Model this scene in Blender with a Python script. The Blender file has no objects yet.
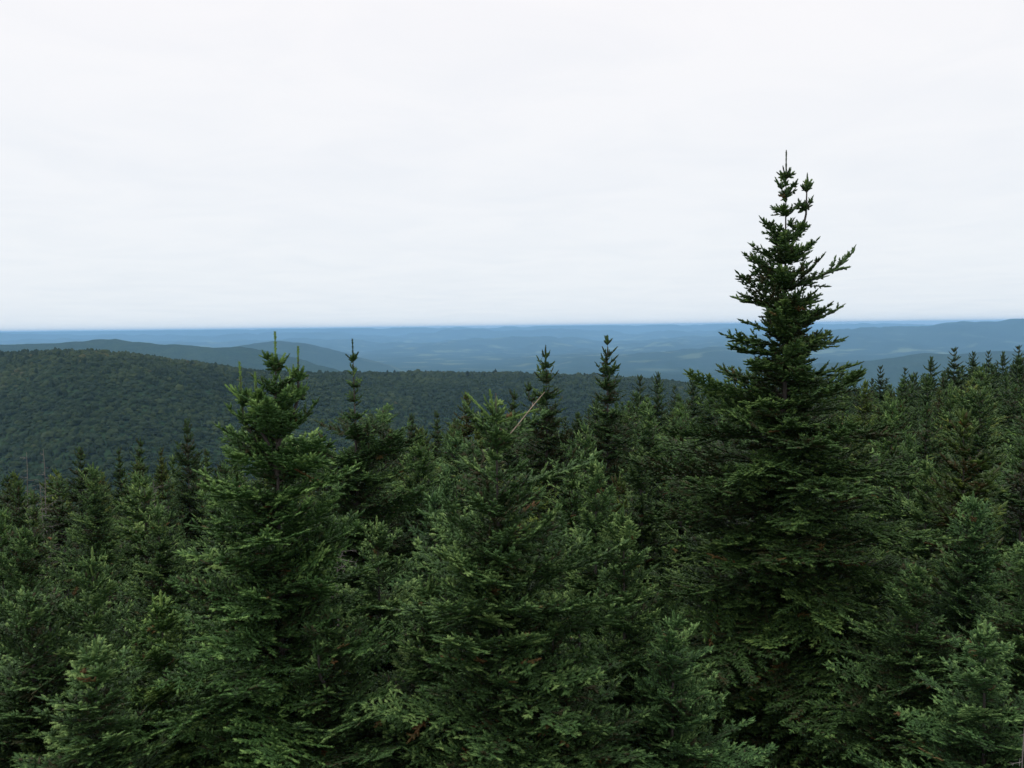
import bpy, math, random
import numpy as np
from mathutils import Matrix

# ------------------------------------------------------------------ camera, sky, sun, exposure
SC = bpy.context.scene
COL = SC.collection
FPX = 887.0                      # focal length in pixels of a 1024 wide frame
EYE_ROW = 326.4                  # picture row of the true horizontal, at the middle column
ROLL = 0.0114                    # the photograph is held a little crooked
PITCH = math.atan((384.0 - EYE_ROW) / FPX)
cam_d = bpy.data.cameras.new('camera')
cam_d.sensor_width = 36.0
cam_d.lens = 36.0 * FPX / 1024.0
cam_d.clip_start = 0.1
cam_d.clip_end = 300000.0
cam = bpy.data.objects.new('camera', cam_d)
COL.objects.link(cam)
cam.location = (0, 0, 0)
cam.rotation_euler = (Matrix.Rotation(math.pi / 2 - PITCH, 3, 'X') @ Matrix.Rotation(-ROLL, 3, 'Z')).to_euler()
SC.camera = cam

SUN_EL, SUN_AZ = math.radians(66), math.radians(-105)   # azimuth from +Y, clockwise positive
sun_d = bpy.data.lights.new('sun', 'SUN')
sun_d.energy = 1.1
sun_d.angle = math.radians(16)
sun_d.color = (1.0, 0.965, 0.92)
sun = bpy.data.objects.new('sun', sun_d)
COL.objects.link(sun)
sun.rotation_euler = (math.pi / 2 - SUN_EL, 0, -SUN_AZ + math.pi)
SKY_STRENGTH = 0.1
SC.view_settings.view_transform = 'Standard'
SC.view_settings.look = 'None'
SC.view_settings.exposure = 0.0
SC.view_settings.gamma = 1.0
SC.view_settings.use_curve_mapping = False
SC.render.film_transparent = False
SC.cycles.max_bounces = 5
SC.cycles.diffuse_bounces = 3
SC.cycles.glossy_bounces = 2
SC.cycles.transmission_bounces = 2
SC.cycles.volume_bounces = 1
SC.cycles.transparent_max_bounces = 8
SC.cycles.use_denoising = True
SC.cycles.filter_width = 1.5
SC.cycles.use_adaptive_sampling = False

W = bpy.data.worlds.new('World')
SC.world = W
W.use_nodes = True


def world_nodes():
    nt = W.node_tree
    nt.nodes.clear()
    N, L = nt.nodes.new, nt.links.new
    out = N('ShaderNodeOutputWorld')
    bg = N('ShaderNodeBackground')
    bg.inputs['Strength'].default_value = SKY_STRENGTH
    L(bg.outputs[0], out.inputs['Surface'])
    sky = N('ShaderNodeTexSky')
    sky.sky_type = 'NISHITA'
    sky.sun_disc = False
    sky.sun_elevation = SUN_EL
    sky.sun_rotation = SUN_AZ
    sky.air_density = 1.0
    sky.dust_density = 2.0
    tc = N('ShaderNodeTexCoord')
    sep = N('ShaderNodeSeparateXYZ')
    L(tc.outputs['Generated'], sep.inputs[0])
    # cloud layer seen in perspective: direction divided by its height
    zc = N('ShaderNodeMath'); zc.operation = 'MAXIMUM'; zc.inputs[1].default_value = 0.0
    L(sep.outputs['Z'], zc.inputs[0])
    za = N('ShaderNodeMath'); za.operation = 'ADD'; za.inputs[1].default_value = 0.07
    L(zc.outputs[0], za.inputs[0])
    dx = N('ShaderNodeMath'); dx.operation = 'DIVIDE'
    dy = N('ShaderNodeMath'); dy.operation = 'DIVIDE'
    L(sep.outputs['X'], dx.inputs[0]); L(za.outputs[0], dx.inputs[1])
    L(sep.outputs['Y'], dy.inputs[0]); L(za.outputs[0], dy.inputs[1])
    cb = N('ShaderNodeCombineXYZ')
    L(dx.outputs[0], cb.inputs[0]); L(dy.outputs[0], cb.inputs[1])
    mp = N('ShaderNodeMapping'); mp.inputs['Scale'].default_value = (1.0, 1.0, 1.0)
    mp.inputs['Location'].default_value = (3.1, 1.7, 0.4)
    L(cb.outputs[0], mp.inputs[0])
    nz = N('ShaderNodeTexNoise')
    nz.inputs['Scale'].default_value = 1.5
    nz.inputs['Detail'].default_value = 6.0
    nz.inputs['Roughness'].default_value = 0.55
    nz.inputs['Distortion'].default_value = 0.6
    L(mp.outputs[0], nz.inputs['Vector'])
    # brightness of the cloud deck
    cr = N('ShaderNodeValToRGB')
    e = cr.color_ramp.elements
    e[0].position = 0.30; e[0].color = (0.95, 0.957, 0.99, 1)
    e[1].position = 0.62; e[1].color = (0.995, 0.99, 1.01, 1)
    L(nz.outputs['Fac'], cr.inputs[0])
    # thinner, slightly bluer towards the horizon
    hr = N('ShaderNodeValToRGB')
    e = hr.color_ramp.elements
    e[0].position = 0.0; e[0].color = (0.87, 0.935, 0.97, 1)
    e[1].position = 1.0; e[1].color = (1.9, 1.88, 1.86, 1)
    m = hr.color_ramp.elements.new(0.36); m.color = (1.03, 1.015, 1.01, 1)
    m = hr.color_ramp.elements.new(0.09); m.color = (0.925, 0.962, 0.982, 1)
    L(sep.outputs['Z'], hr.inputs[0])
    mul = N('ShaderNodeMix'); mul.data_type = 'RGBA'; mul.blend_type = 'MULTIPLY'
    mul.inputs[0].default_value = 1.0
    L(cr.outputs[0], mul.inputs[6]); L(hr.outputs[0], mul.inputs[7])
    gain = N('ShaderNodeMix'); gain.data_type = 'RGBA'; gain.blend_type = 'MULTIPLY'
    gain.inputs[0].default_value = 1.0
    g = 1.0 / SKY_STRENGTH
    gain.inputs[7].default_value = (g, g, g, 1)
    gain.clamp_result = False
    L(mul.outputs[2], gain.inputs[6])
    mix = N('ShaderNodeMix'); mix.data_type = 'RGBA'
    mix.inputs[0].default_value = 0.94            # overcast: little of the blue sky shows through
    L(sky.outputs[0], mix.inputs[6]); L(gain.outputs[2], mix.inputs[7])
    L(mix.outputs[2], bg.inputs['Color'])


world_nodes()

# ------------------------------------------------------------------ helpers
CP, SP = math.cos(PITCH), math.sin(PITCH)
CR, SR = math.cos(ROLL), math.sin(ROLL)


def at(px, py, depth):
    """The point `depth` metres ahead of the lookout that the photograph shows at (px, py)."""
    u, v = (px - 512.0) / FPX, (384.0 - py) / FPX
    u, v = u * CR + v * SR, v * CR - u * SR
    k = depth / (CP + v * SP)
    return np.array([u * k, depth, (v * CP - SP) * k])


def project(x, y, z):
    """Column and row at which the photograph shows a point."""
    fwd = y * CP - z * SP
    u, v = x / fwd, (y * SP + z * CP) / fwd
    u, v = u * CR - v * SR, v * CR + u * SR
    return 512.0 + FPX * u, 384.0 - FPX * v


def tag(o, label=None, cat=None, group=None, kind=None):
    if label: o['label'] = label
    if cat: o['category'] = cat
    if group: o['group'] = group
    if kind: o['kind'] = kind
    return o


def empty(name, loc, rz=0.0):
    o = bpy.data.objects.new(name, None)
    COL.objects.link(o)
    o.empty_display_size = 0.3
    o.location = loc
    o.rotation_euler = (0, 0, rz)
    return o


def link_mesh(name, me, parent=None, color=None):
    o = bpy.data.objects.new(name, me)
    COL.objects.link(o)
    if parent is not None: o.parent = parent
    if color is not None: o.color = color
    return o


def mesh_from(name, V, faces_list, mats, mat_index=None, tint=None, smooth=False):
    """faces_list: list of (n,k) index arrays."""
    me = bpy.data.meshes.new(name)
    V = np.asarray(V, np.float32)
    loops = np.concatenate([f.ravel() for f in faces_list]).astype(np.int32)
    sizes = np.concatenate([np.full(len(f), f.shape[1], np.int32) for f in faces_list])
    starts = np.concatenate([[0], np.cumsum(sizes)[:-1]]).astype(np.int32)
    me.vertices.add(len(V)); me.vertices.foreach_set('co', V.ravel())
    me.loops.add(len(loops)); me.loops.foreach_set('vertex_index', loops)
    me.polygons.add(len(sizes)); me.polygons.foreach_set('loop_start', starts)
    for m in mats: me.materials.append(m)
    if mat_index is not None:
        mi = np.concatenate([np.full(len(f), k, np.int32) for f, k in zip(faces_list, mat_index)])
        me.polygons.foreach_set('material_index', mi)
    if tint is not None:
        a = me.attributes.new('tint', 'FLOAT', 'POINT')
        a.data.foreach_set('value', np.asarray(tint, np.float32))
    me.update(calc_edges=True)
    if smooth:
        me.polygons.foreach_set('use_smooth', np.ones(len(sizes), bool))
    return me


def unit(a):
    return a / np.maximum(np.linalg.norm(a, axis=-1, keepdims=True), 1e-9)


def tube(pts, rad, sides=6):
    """Tapered tube round a polyline: verts, quad faces, end cap tris."""
    pts = np.asarray(pts, float); rad = np.asarray(rad, float)
    n = len(pts)
    T = unit(np.gradient(pts, axis=0))
    ref = np.tile(np.array([0.0, 0.0, 1.0]), (n, 1))
    flat = np.abs(T[:, 2]) > 0.8
    ref[flat] = (1.0, 0.0, 0.0)
    A = unit(np.cross(T, ref)); B = np.cross(T, A)
    if flat.any() and not flat.all():
        ref[:] = (0.577, 0.577, 0.577)
        A = unit(np.cross(T, ref)); B = np.cross(T, A)
    th = np.arange(sides) * 2 * math.pi / sides
    V = pts[:, None, :] + rad[:, None, None] * (np.cos(th)[None, :, None] * A[:, None, :] + np.sin(th)[None, :, None] * B[:, None, :])
    V = V.reshape(-1, 3)
    i = np.arange(n - 1)[:, None] * sides
    j = np.arange(sides)[None, :]; j2 = (j + 1) % sides
    F = np.stack([i + j, i + j2, i + sides + j2, i + sides + j], -1).reshape(-1, 4)
    return V, F


def tubes(lst, sides=6):
    Vs, Fs, o = [], [], 0
    for p, r in lst:
        v, f = tube(p, r, sides)
        Vs.append(v); Fs.append(f + o); o += len(v)
    return np.concatenate(Vs), np.concatenate(Fs)


# value noise (numpy) for the terrain
_rs = np.random.RandomState(11)
_LAT = _rs.rand(256, 256)


def vnoise(x, y):
    xi, yi = np.floor(x).astype(int), np.floor(y).astype(int)
    fx, fy = x - xi, y - yi
    fx = fx * fx * (3 - 2 * fx); fy = fy * fy * (3 - 2 * fy)
    a = _LAT[xi & 255, yi & 255]; b = _LAT[(xi + 1) & 255, yi & 255]
    c = _LAT[xi & 255, (yi + 1) & 255]; d = _LAT[(xi + 1) & 255, (yi + 1) & 255]
    return (a * (1 - fx) + b * fx) * (1 - fy) + (c * (1 - fx) + d * fx) * fy - 0.5


def fbm(x, y, octs=4):
    s = 0.0; a = 1.0
    for k in range(octs):
        s = s + a * vnoise(x + 17.3 * k, y + 9.1 * k); x = x * 2.03; y = y * 2.03; a *= 0.5
    return s


# ------------------------------------------------------------------ materials
def new_mat(name):
    m = bpy.data.materials.new(name)
    m.use_nodes = True
    nt = m.node_tree
    b = nt.nodes['Principled BSDF']
    return m, nt, b


def needle_material(name, dark, mid, light, brown=(0.085, 0.038, 0.014)):
    m, nt, b = new_mat(name)
    N, L = nt.nodes.new, nt.links.new
    at_ = N('ShaderNodeAttribute'); at_.attribute_name = 'tint'
    half = N('ShaderNodeMath'); half.operation = 'MULTIPLY'; half.inputs[1].default_value = 0.5
    L(at_.outputs['Fac'], half.inputs[0])
    cr = N('ShaderNodeValToRGB')
    e = cr.color_ramp.elements
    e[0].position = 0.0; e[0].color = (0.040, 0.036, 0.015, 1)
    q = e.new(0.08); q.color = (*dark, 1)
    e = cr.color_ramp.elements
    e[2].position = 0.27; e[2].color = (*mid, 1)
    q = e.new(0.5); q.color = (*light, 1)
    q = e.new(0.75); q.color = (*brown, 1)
    L(half.outputs[0], cr.inputs[0])
    oi = N('ShaderNodeObjectInfo')
    mu = N('ShaderNodeMix'); mu.data_type = 'RGBA'; mu.blend_type = 'MULTIPLY'; mu.inputs[0].default_value = 1.0
    L(cr.outputs[0], mu.inputs[6]); L(oi.outputs['Color'], mu.inputs[7])
    L(mu.outputs[2], b.inputs['Base Color'])
    b.inputs['Roughness'].default_value = 0.62
    b.inputs['Specular IOR Level'].default_value = 0.2
    return m


def bark_material(name, c1, c2, scale=9.0):
    m, nt, b = new_mat(name)
    N, L = nt.nodes.new, nt.links.new
    tc = N('ShaderNodeTexCoord')
    mp = N('ShaderNodeMapping'); mp.inputs['Scale'].default_value = (1, 1, 0.3)
    L(tc.outputs['Object'], mp.inputs[0])
    nz = N('ShaderNodeTexNoise'); nz.inputs['Scale'].default_value = scale; nz.inputs['Detail'].default_value = 5
    L(mp.outputs[0], nz.inputs['Vector'])
    cr = N('ShaderNodeValToRGB')
    cr.color_ramp.elements[0].position = 0.35; cr.color_ramp.elements[0].color = (*c1, 1)
    cr.color_ramp.elements[1].position = 0.7; cr.color_ramp.elements[1].color = (*c2, 1)
    L(nz.outputs['Fac'], cr.inputs[0])
    L(cr.outputs[0], b.inputs['Base Color'])
    b.inputs['Roughness'].default_value = 0.9
    bp = N('ShaderNodeBump'); bp.inputs['Strength'].default_value = 0.6; bp.inputs['Distance'].default_value = 0.01
    L(nz.outputs['Fac'], bp.inputs['Height']); L(bp.outputs[0], b.inputs['Normal'])
    return m


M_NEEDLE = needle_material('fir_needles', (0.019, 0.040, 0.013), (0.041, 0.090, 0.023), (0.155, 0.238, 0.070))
M_BARK = bark_material('fir_bark', (0.03, 0.026, 0.023), (0.085, 0.072, 0.062))
M_TWIG = bark_material('fir_twig', (0.05, 0.038, 0.03), (0.09, 0.07, 0.055), 30)
M_DEAD = bark_material('weathered_deadwood', (0.085, 0.075, 0.07), (0.18, 0.16, 0.15), 14)
M_PALE = bark_material('peeled_twig', (0.30, 0.22, 0.17), (0.46, 0.36, 0.29), 30)


def ground_material():
    m, nt, b = new_mat('forest_ground')
    N, L = nt.nodes.new, nt.links.new
    geo = N('ShaderNodeNewGeometry')
    n1 = N('ShaderNodeTexNoise'); n1.inputs['Scale'].default_value = 0.0011; n1.inputs['Detail'].default_value = 5
    n2 = N('ShaderNodeTexVoronoi'); n2.inputs['Scale'].default_value = 1 / 11.0
    n3 = N('ShaderNodeTexNoise'); n3.inputs['Scale'].default_value = 0.00042; n3.inputs['Detail'].default_value = 4
    n4 = N('ShaderNodeTexNoise'); n4.inputs['Scale'].default_value = 0.012; n4.inputs['Detail'].default_value = 4
    mpn = N('ShaderNodeVectorMath'); mpn.operation = 'MULTIPLY'; mpn.inputs[1].default_value = (1, 1, 0)
    L(geo.outputs['Position'], mpn.inputs[0])
    for n in (n1, n2, n3, n4): L(mpn.outputs[0], n.inputs['Vector'])
    cr = N('ShaderNodeValToRGB')
    e = cr.color_ramp.elements
    e[0].position = 0.36; e[0].color = (0.012, 0.026, 0.015, 1)
    e[1].position = 0.66; e[1].color = (0.028, 0.046, 0.022, 1)
    mixa = N('ShaderNodeMath'); mixa.operation = 'ADD'
    sc = N('ShaderNodeMath'); sc.operation = 'MULTIPLY'; sc.inputs[1].default_value = 0.5
    sc2 = N('ShaderNodeMath'); sc2.operation = 'MULTIPLY'; sc2.inputs[1].default_value = 0.5
    L(n1.outputs['Fac'], sc.inputs[0]); L(n4.outputs['Fac'], sc2.inputs[0])
    L(sc.outputs[0], mixa.inputs[0]); L(sc2.outputs[0], mixa.inputs[1])
    L(mixa.outputs[0], cr.inputs[0])
    # crowns of the far woods vary tree by tree
    vr = N('ShaderNodeMix'); vr.data_type = 'RGBA'; vr.blend_type = 'OVERLAY'; vr.inputs[0].default_value = 0.35
    L(cr.outputs[0], vr.inputs[6])
    sepc = N('ShaderNodeSeparateColor'); L(n2.outputs['Color'], sepc.inputs[0])
    cmb = N('ShaderNodeCombineColor')
    for k in range(3): L(sepc.outputs[0], cmb.inputs[k])
    L(cmb.outputs[0], vr.inputs[7])
    # meadows in the valley, beyond 9 km only: pale grass
    fld = N('ShaderNodeValToRGB')
    fld.color_ramp.elements[0].position = 0.56; fld.color_ramp.elements[0].color = (0, 0, 0, 1)
    fld.color_ramp.elements[1].position = 0.63; fld.color_ramp.elements[1].color = (1, 1, 1, 1)
    n5 = N('ShaderNodeTexNoise'); n5.inputs['Scale'].default_value = 0.0016; n5.inputs['Detail'].default_value = 3
    L(mpn.outputs[0], n5.inputs['Vector']); L(n5.outputs['Fac'], fld.inputs[0])
    sepp = N('ShaderNodeSeparateXYZ'); L(geo.outputs['Position'], sepp.inputs[0])
    far = N('ShaderNodeMapRange'); far.inputs[1].default_value = 7000; far.inputs[2].default_value = 12500
    L(sepp.outputs['Y'], far.inputs[0])
    low = N('ShaderNodeMapRange'); low.inputs[1].default_value = -150; low.inputs[2].default_value = -420
    L(sepp.outputs['Z'], low.inputs[0])
    mm = N('ShaderNodeMath'); mm.operation = 'MULTIPLY'; L(far.outputs[0], mm.inputs[0]); L(low.outputs[0], mm.inputs[1])
    mm2 = N('ShaderNodeMath'); mm2.operation = 'MULTIPLY'; L(mm.outputs[0], mm2.inputs[0]); L(fld.outputs[0], mm2.inputs[1])
    mix = N('ShaderNodeMix'); mix.data_type = 'RGBA'
    L(mm2.outputs[0], mix.inputs[0]); L(vr.outputs[2], mix.inputs[6]); mix.inputs[7].default_value = (0.11, 0.14, 0.07, 1)
    # under the near firs: needle litter and moss
    near = N('ShaderNodeVectorMath'); near.operation = 'LENGTH'; L(mpn.outputs[0], near.inputs[0])
    nr = N('ShaderNodeMapRange'); nr.inputs[1].default_value = 130; nr.inputs[2].default_value = 260
    L(near.outputs['Value'], nr.inputs[0])
    lit = N('ShaderNodeTexNoise'); lit.inputs['Scale'].default_value = 1.3; lit.inputs['Detail'].default_value = 6
    L(geo.outputs['Position'], lit.inputs['Vector'])
    lc = N('ShaderNodeValToRGB')
    lc.color_ramp.elements[0].position = 0.4; lc.color_ramp.elements[0].color = (0.045, 0.030, 0.018, 1)
    lc.color_ramp.elements[1].position = 0.6; lc.color_ramp.elements[1].color = (0.030, 0.048, 0.016, 1)
    L(lit.outputs['Fac'], lc.inputs[0])
    fin = N('ShaderNodeMix'); fin.data_type = 'RGBA'
    L(nr.outputs[0], fin.inputs[0]); L(lc.outputs[0], fin.inputs[6]); L(mix.outputs[2], fin.inputs[7])
    L(fin.outputs[2], b.inputs['Base Color'])
    b.inputs['Roughness'].default_value = 1.0
    b.inputs['Specular IOR Level'].default_value = 0.0
    bp = N('ShaderNodeBump'); bp.inputs['Strength'].default_value = 0.8; bp.inputs['Distance'].default_value = 6.0
    inv = N('ShaderNodeMath'); inv.operation = 'SUBTRACT'; inv.inputs[0].default_value = 1.0
    L(n2.outputs['Distance'], inv.inputs[1])
    L(inv.outputs[0], bp.inputs['Height']); L(bp.outputs[0], b.inputs['Normal'])
    return m


def canopy_material():
    m, nt, b = new_mat('hardwood_canopy')
    N, L = nt.nodes.new, nt.links.new
    at_ = N('ShaderNodeAttribute'); at_.attribute_name = 'tint'
    cr = N('ShaderNodeValToRGB')
    e = cr.color_ramp.elements
    e[0].position = 0.0; e[0].color = (0.009, 0.018, 0.010, 1)
    e[1].position = 0.5; e[1].color = (0.017, 0.030, 0.012, 1)
    q = e.new(0.85); q.color = (0.037, 0.052, 0.019, 1)
    q = e.new(1.0); q.color = (0.055, 0.048, 0.022, 1)
    L(at_.outputs['Fac'], cr.inputs[0])
    L(cr.outputs[0], b.inputs['Base Color'])
    b.inputs['Roughness'].default_value = 0.9
    b.inputs['Specular IOR Level'].default_value = 0.1
    return m


def water_material():
    m, nt, b = new_mat('lake_water')
    b.inputs['Base Color'].default_value = (0.02, 0.035, 0.045, 1)
    b.inputs['Roughness'].default_value = 0.12
    b.inputs['Specular IOR Level'].default_value = 0.5
    N, L = nt.nodes.new, nt.links.new
    geo = N('ShaderNodeNewGeometry')
    nz = N('ShaderNodeTexNoise'); nz.inputs['Scale'].default_value = 0.3
    L(geo.outputs['Position'], nz.inputs['Vector'])
    bp = N('ShaderNodeBump'); bp.inputs['Strength'].default_value = 0.1; bp.inputs['Distance'].default_value = 0.2
    L(nz.outputs['Fac'], bp.inputs['Height']); L(bp.outputs[0], b.inputs['Normal'])
    return m


# ------------------------------------------------------------------ terrain
def crest(pairs, D):
    """Crest height of a ridge at distance D, from (column, row) of its skyline -> function of t = x/y."""
    t = np.array([at(p, r, D)[0] / D for p, r in pairs])
    z = np.array([at(p, r, D)[2] for p, r in pairs])
    return t, z


VALLEY = -480.0
RIDGES = [  # (skyline, distance, front width, back width, foot height, roughness)
    ([(-300, 361), (-100, 357), (0, 354), (50, 351), (90, 350), (140, 353), (200, 361), (260, 371), (320, 376), (400, 378), (480, 380), (560, 382), (640, 385), (720, 391), (850, 400), (1100, 420)], 1500, 800, 700, -260, 15),
    ([(-300, 350), (-60, 347), (0, 344.5), (50, 345), (85, 342), (115, 340), (140, 343), (165, 346), (210, 346.5), (250, 349), (290, 358), (330, 368), (380, 380), (450, 400)], 5600, 900, 900, -460, 9),
    ([(100, 372), (170, 362), (210, 352), (245, 346), (275, 342.5), (300, 344), (330, 350), (360, 358), (395, 369), (430, 380)], 9600, 1000, 1200, VALLEY, 14),
    ([(400, 380), (450, 374), (490, 366), (530, 360), (570, 356), (620, 353), (670, 350), (720, 348), (770, 351), (830, 358), (900, 366), (1000, 372)], 11800, 1400, 1500, VALLEY, 20),
    ([(540, 392), (600, 381), (660, 377), (720, 374), (790, 368), (850, 360), (890, 356.5), (930, 354), (960, 355), (1000, 352), (1060, 350), (1250, 350)], 7400, 900, 900, -470, 12),
    ([(560, 352), (640, 347), (720, 340), (790, 334), (840, 329), (880, 328.5), (920, 326), (955, 322), (975, 322), (1000, 320.3), (1024, 318.4), (1060, 318.4), (1110, 319), (1200, 320), (1400, 324)], 17000, 2600, 3000, VALLEY, 34),
    ([(-400, 346), (-100, 344), (60, 341), (180, 343), (300, 340), (420, 343), (520, 338), (640, 341), (760, 336), (900, 340), (1200, 340)], 21000, 2600, 3000, VALLEY, 90),
    ([(-400, 338), (-100, 337), (40, 334), (160, 337), (280, 333), (400, 334), (520, 331), (640, 333), (760, 330), (900, 332), (1300, 333)], 27500, 3000, 3500, VALLEY, 110),
    ([(-500, 340), (-200, 336.5), (0, 333.4), (60, 333.0), (100, 331.8), (180, 331.2), (230, 330.0), (290, 329.8), (330, 328.4), (420, 327.6), (470, 326.6), (520, 327.2), (600, 326.0), (650, 326.4), (700, 325.2), (770, 324.6), (850, 324.2), (950, 323.5), (1100, 324), (1500, 326)], 36000, 4200, 3500, VALLEY, 60),
]
RD = []
for pr, D, wf, wb, foot, rough in RIDGES:
    t_, z_ = crest(pr, D)
    RD.append((t_, z_, D, wf, wb, foot, rough))


def near_ground(d, t):
    a = np.interp(t, [-0.7, -0.58, -0.3, 0.0, 0.3, 0.58, 0.8], [0.165, 0.146, 0.112, 0.062, 0.045, 0.024, 0.02])
    d0 = np.interp(t, [-0.7, -0.58, -0.2, 0.0, 0.3, 0.58, 0.8], [40, 42, 55, 70, 112, 150, 165])
    s = np.maximum(0, d - d0)
    return -8.5 - a * d - 0.34 * s * s / (s + 70.0)


def terrain_z(x, y):
    x = np.asarray(x, float); y = np.asarray(y, float)
    r = np.hypot(x, y)
    th = np.arctan2(x, y)
    lim = math.radians(48)
    thc = np.clip(th, -lim, lim)
    t = np.tan(thc)
    d = r * np.cos(thc)
    zn = near_ground(d, t)
    zn = zn + fbm(x / 9.0, y / 9.0, 3) * 0.5 * np.clip(d / 10, 0, 1)
    far = VALLEY + 16 * fbm(x / 2600.0, y / 2600.0, 4)
    for t_, z_, D, wf, wb, foot, rough in RD:
        zc = np.interp(t, t_, z_)
        u = (d - D)
        # crest line wanders so that the ridge is not an arc
        u = u + 0.25 * wf * np.sin(t * 7.0 + D)
        w = np.where(u < 0, wf, wb)
        g = np.exp(-(u / w) ** 2)
        sc = wf * 0.42
        n = fbm(x / sc + D, y / sc, 5) * rough * np.clip(1.15 - g, 0.15, 1) * np.clip(g * 4, 0, 1)
        n = n + fbm(x / (sc * .22) + D, y / (sc * .22), 3) * rough * 0.16
        if D > 4000:
            n = n + fbm(x / (D * .035) + .01 * D, y / (D * .05), 4) * D * (.0045 if D < 15000 else .0065) * np.clip(g * 3, 0, 1)
        z = foot + (zc - foot) * g + n
        far = np.maximum(far, np.where(g > 0.003, z, -9e9))
    k = np.clip((d - 250.0) / 250.0, 0, 1)
    out = np.maximum(zn, np.where(d > 200, far, -9e9))
    # soften the crease where the summit slope meets the hills
    h = np.clip(1 - np.abs(zn - far) / 40.0, 0, 1)
    out = out + np.where(d > 300, h * h * 10.0, 0) * k
    return np.where(d > 300, np.minimum(out, np.where(d > 24000, 4.0, 36.0)), out)


def build_ground():
    dense = np.radians(np.arange(-46, 46.001, 0.14))
    sparse = np.radians(np.arange(49, 311.1, 3.0))
    th = np.concatenate([dense, sparse])
    rr = np.concatenate([np.arange(2, 170, 3.0), np.geomspace(170, 45500, 420)])
    TH, R = np.meshgrid(th, rr, indexing='ij')
    X, Y = R * np.sin(TH), R * np.cos(TH)
    Z = terrain_z(X, Y)
    n, m = Z.shape
    V = np.stack([X, Y, Z], -1).reshape(-1, 3)
    i = np.arange(n)[:, None]; j = np.arange(m - 1)[None, :]
    i2 = (i + 1) % n
    F = np.stack([i * m + j, i * m + j + 1, i2 * m + j + 1, i2 * m + j], -1).reshape(-1, 4)
    c = len(V)
    V = np.concatenate([V, [[0, 0, -8.5]]])
    k = np.arange(n)
    T = np.stack([np.full(n, c), k * m, ((k + 1) % n) * m], -1)
    me = mesh_from('ground', V, [F, T], [ground_material()], smooth=True)
    # make faces look up
    if me.polygons[len(me.polygons) // 3].normal.z < 0: me.flip_normals()
    o = link_mesh('ground', me)
    tag(o, 'forested mountain slope running out into wooded hills and a hazy plain', 'terrain', kind='structure')


build_ground()

# lake far down in the valley
lc = at(418, 371.0, 9050)
a = np.linspace(0, 2 * math.pi, 40, endpoint=False)
rx = 250 * (1 + 0.12 * np.sin(3 * a)); ry = 330 * (1 + 0.1 * np.cos(2 * a + 1))
LV = np.stack([lc[0] + rx * np.cos(a), lc[1] + ry * np.sin(a), np.full(40, VALLEY + 16.0)], -1)
lake = link_mesh('lake', mesh_from('lake', LV, [np.arange(40)[None, :]], [water_material()]))
tag(lake, 'thin pale strip of lake water far off in the valley', 'lake', kind='structure')

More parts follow.
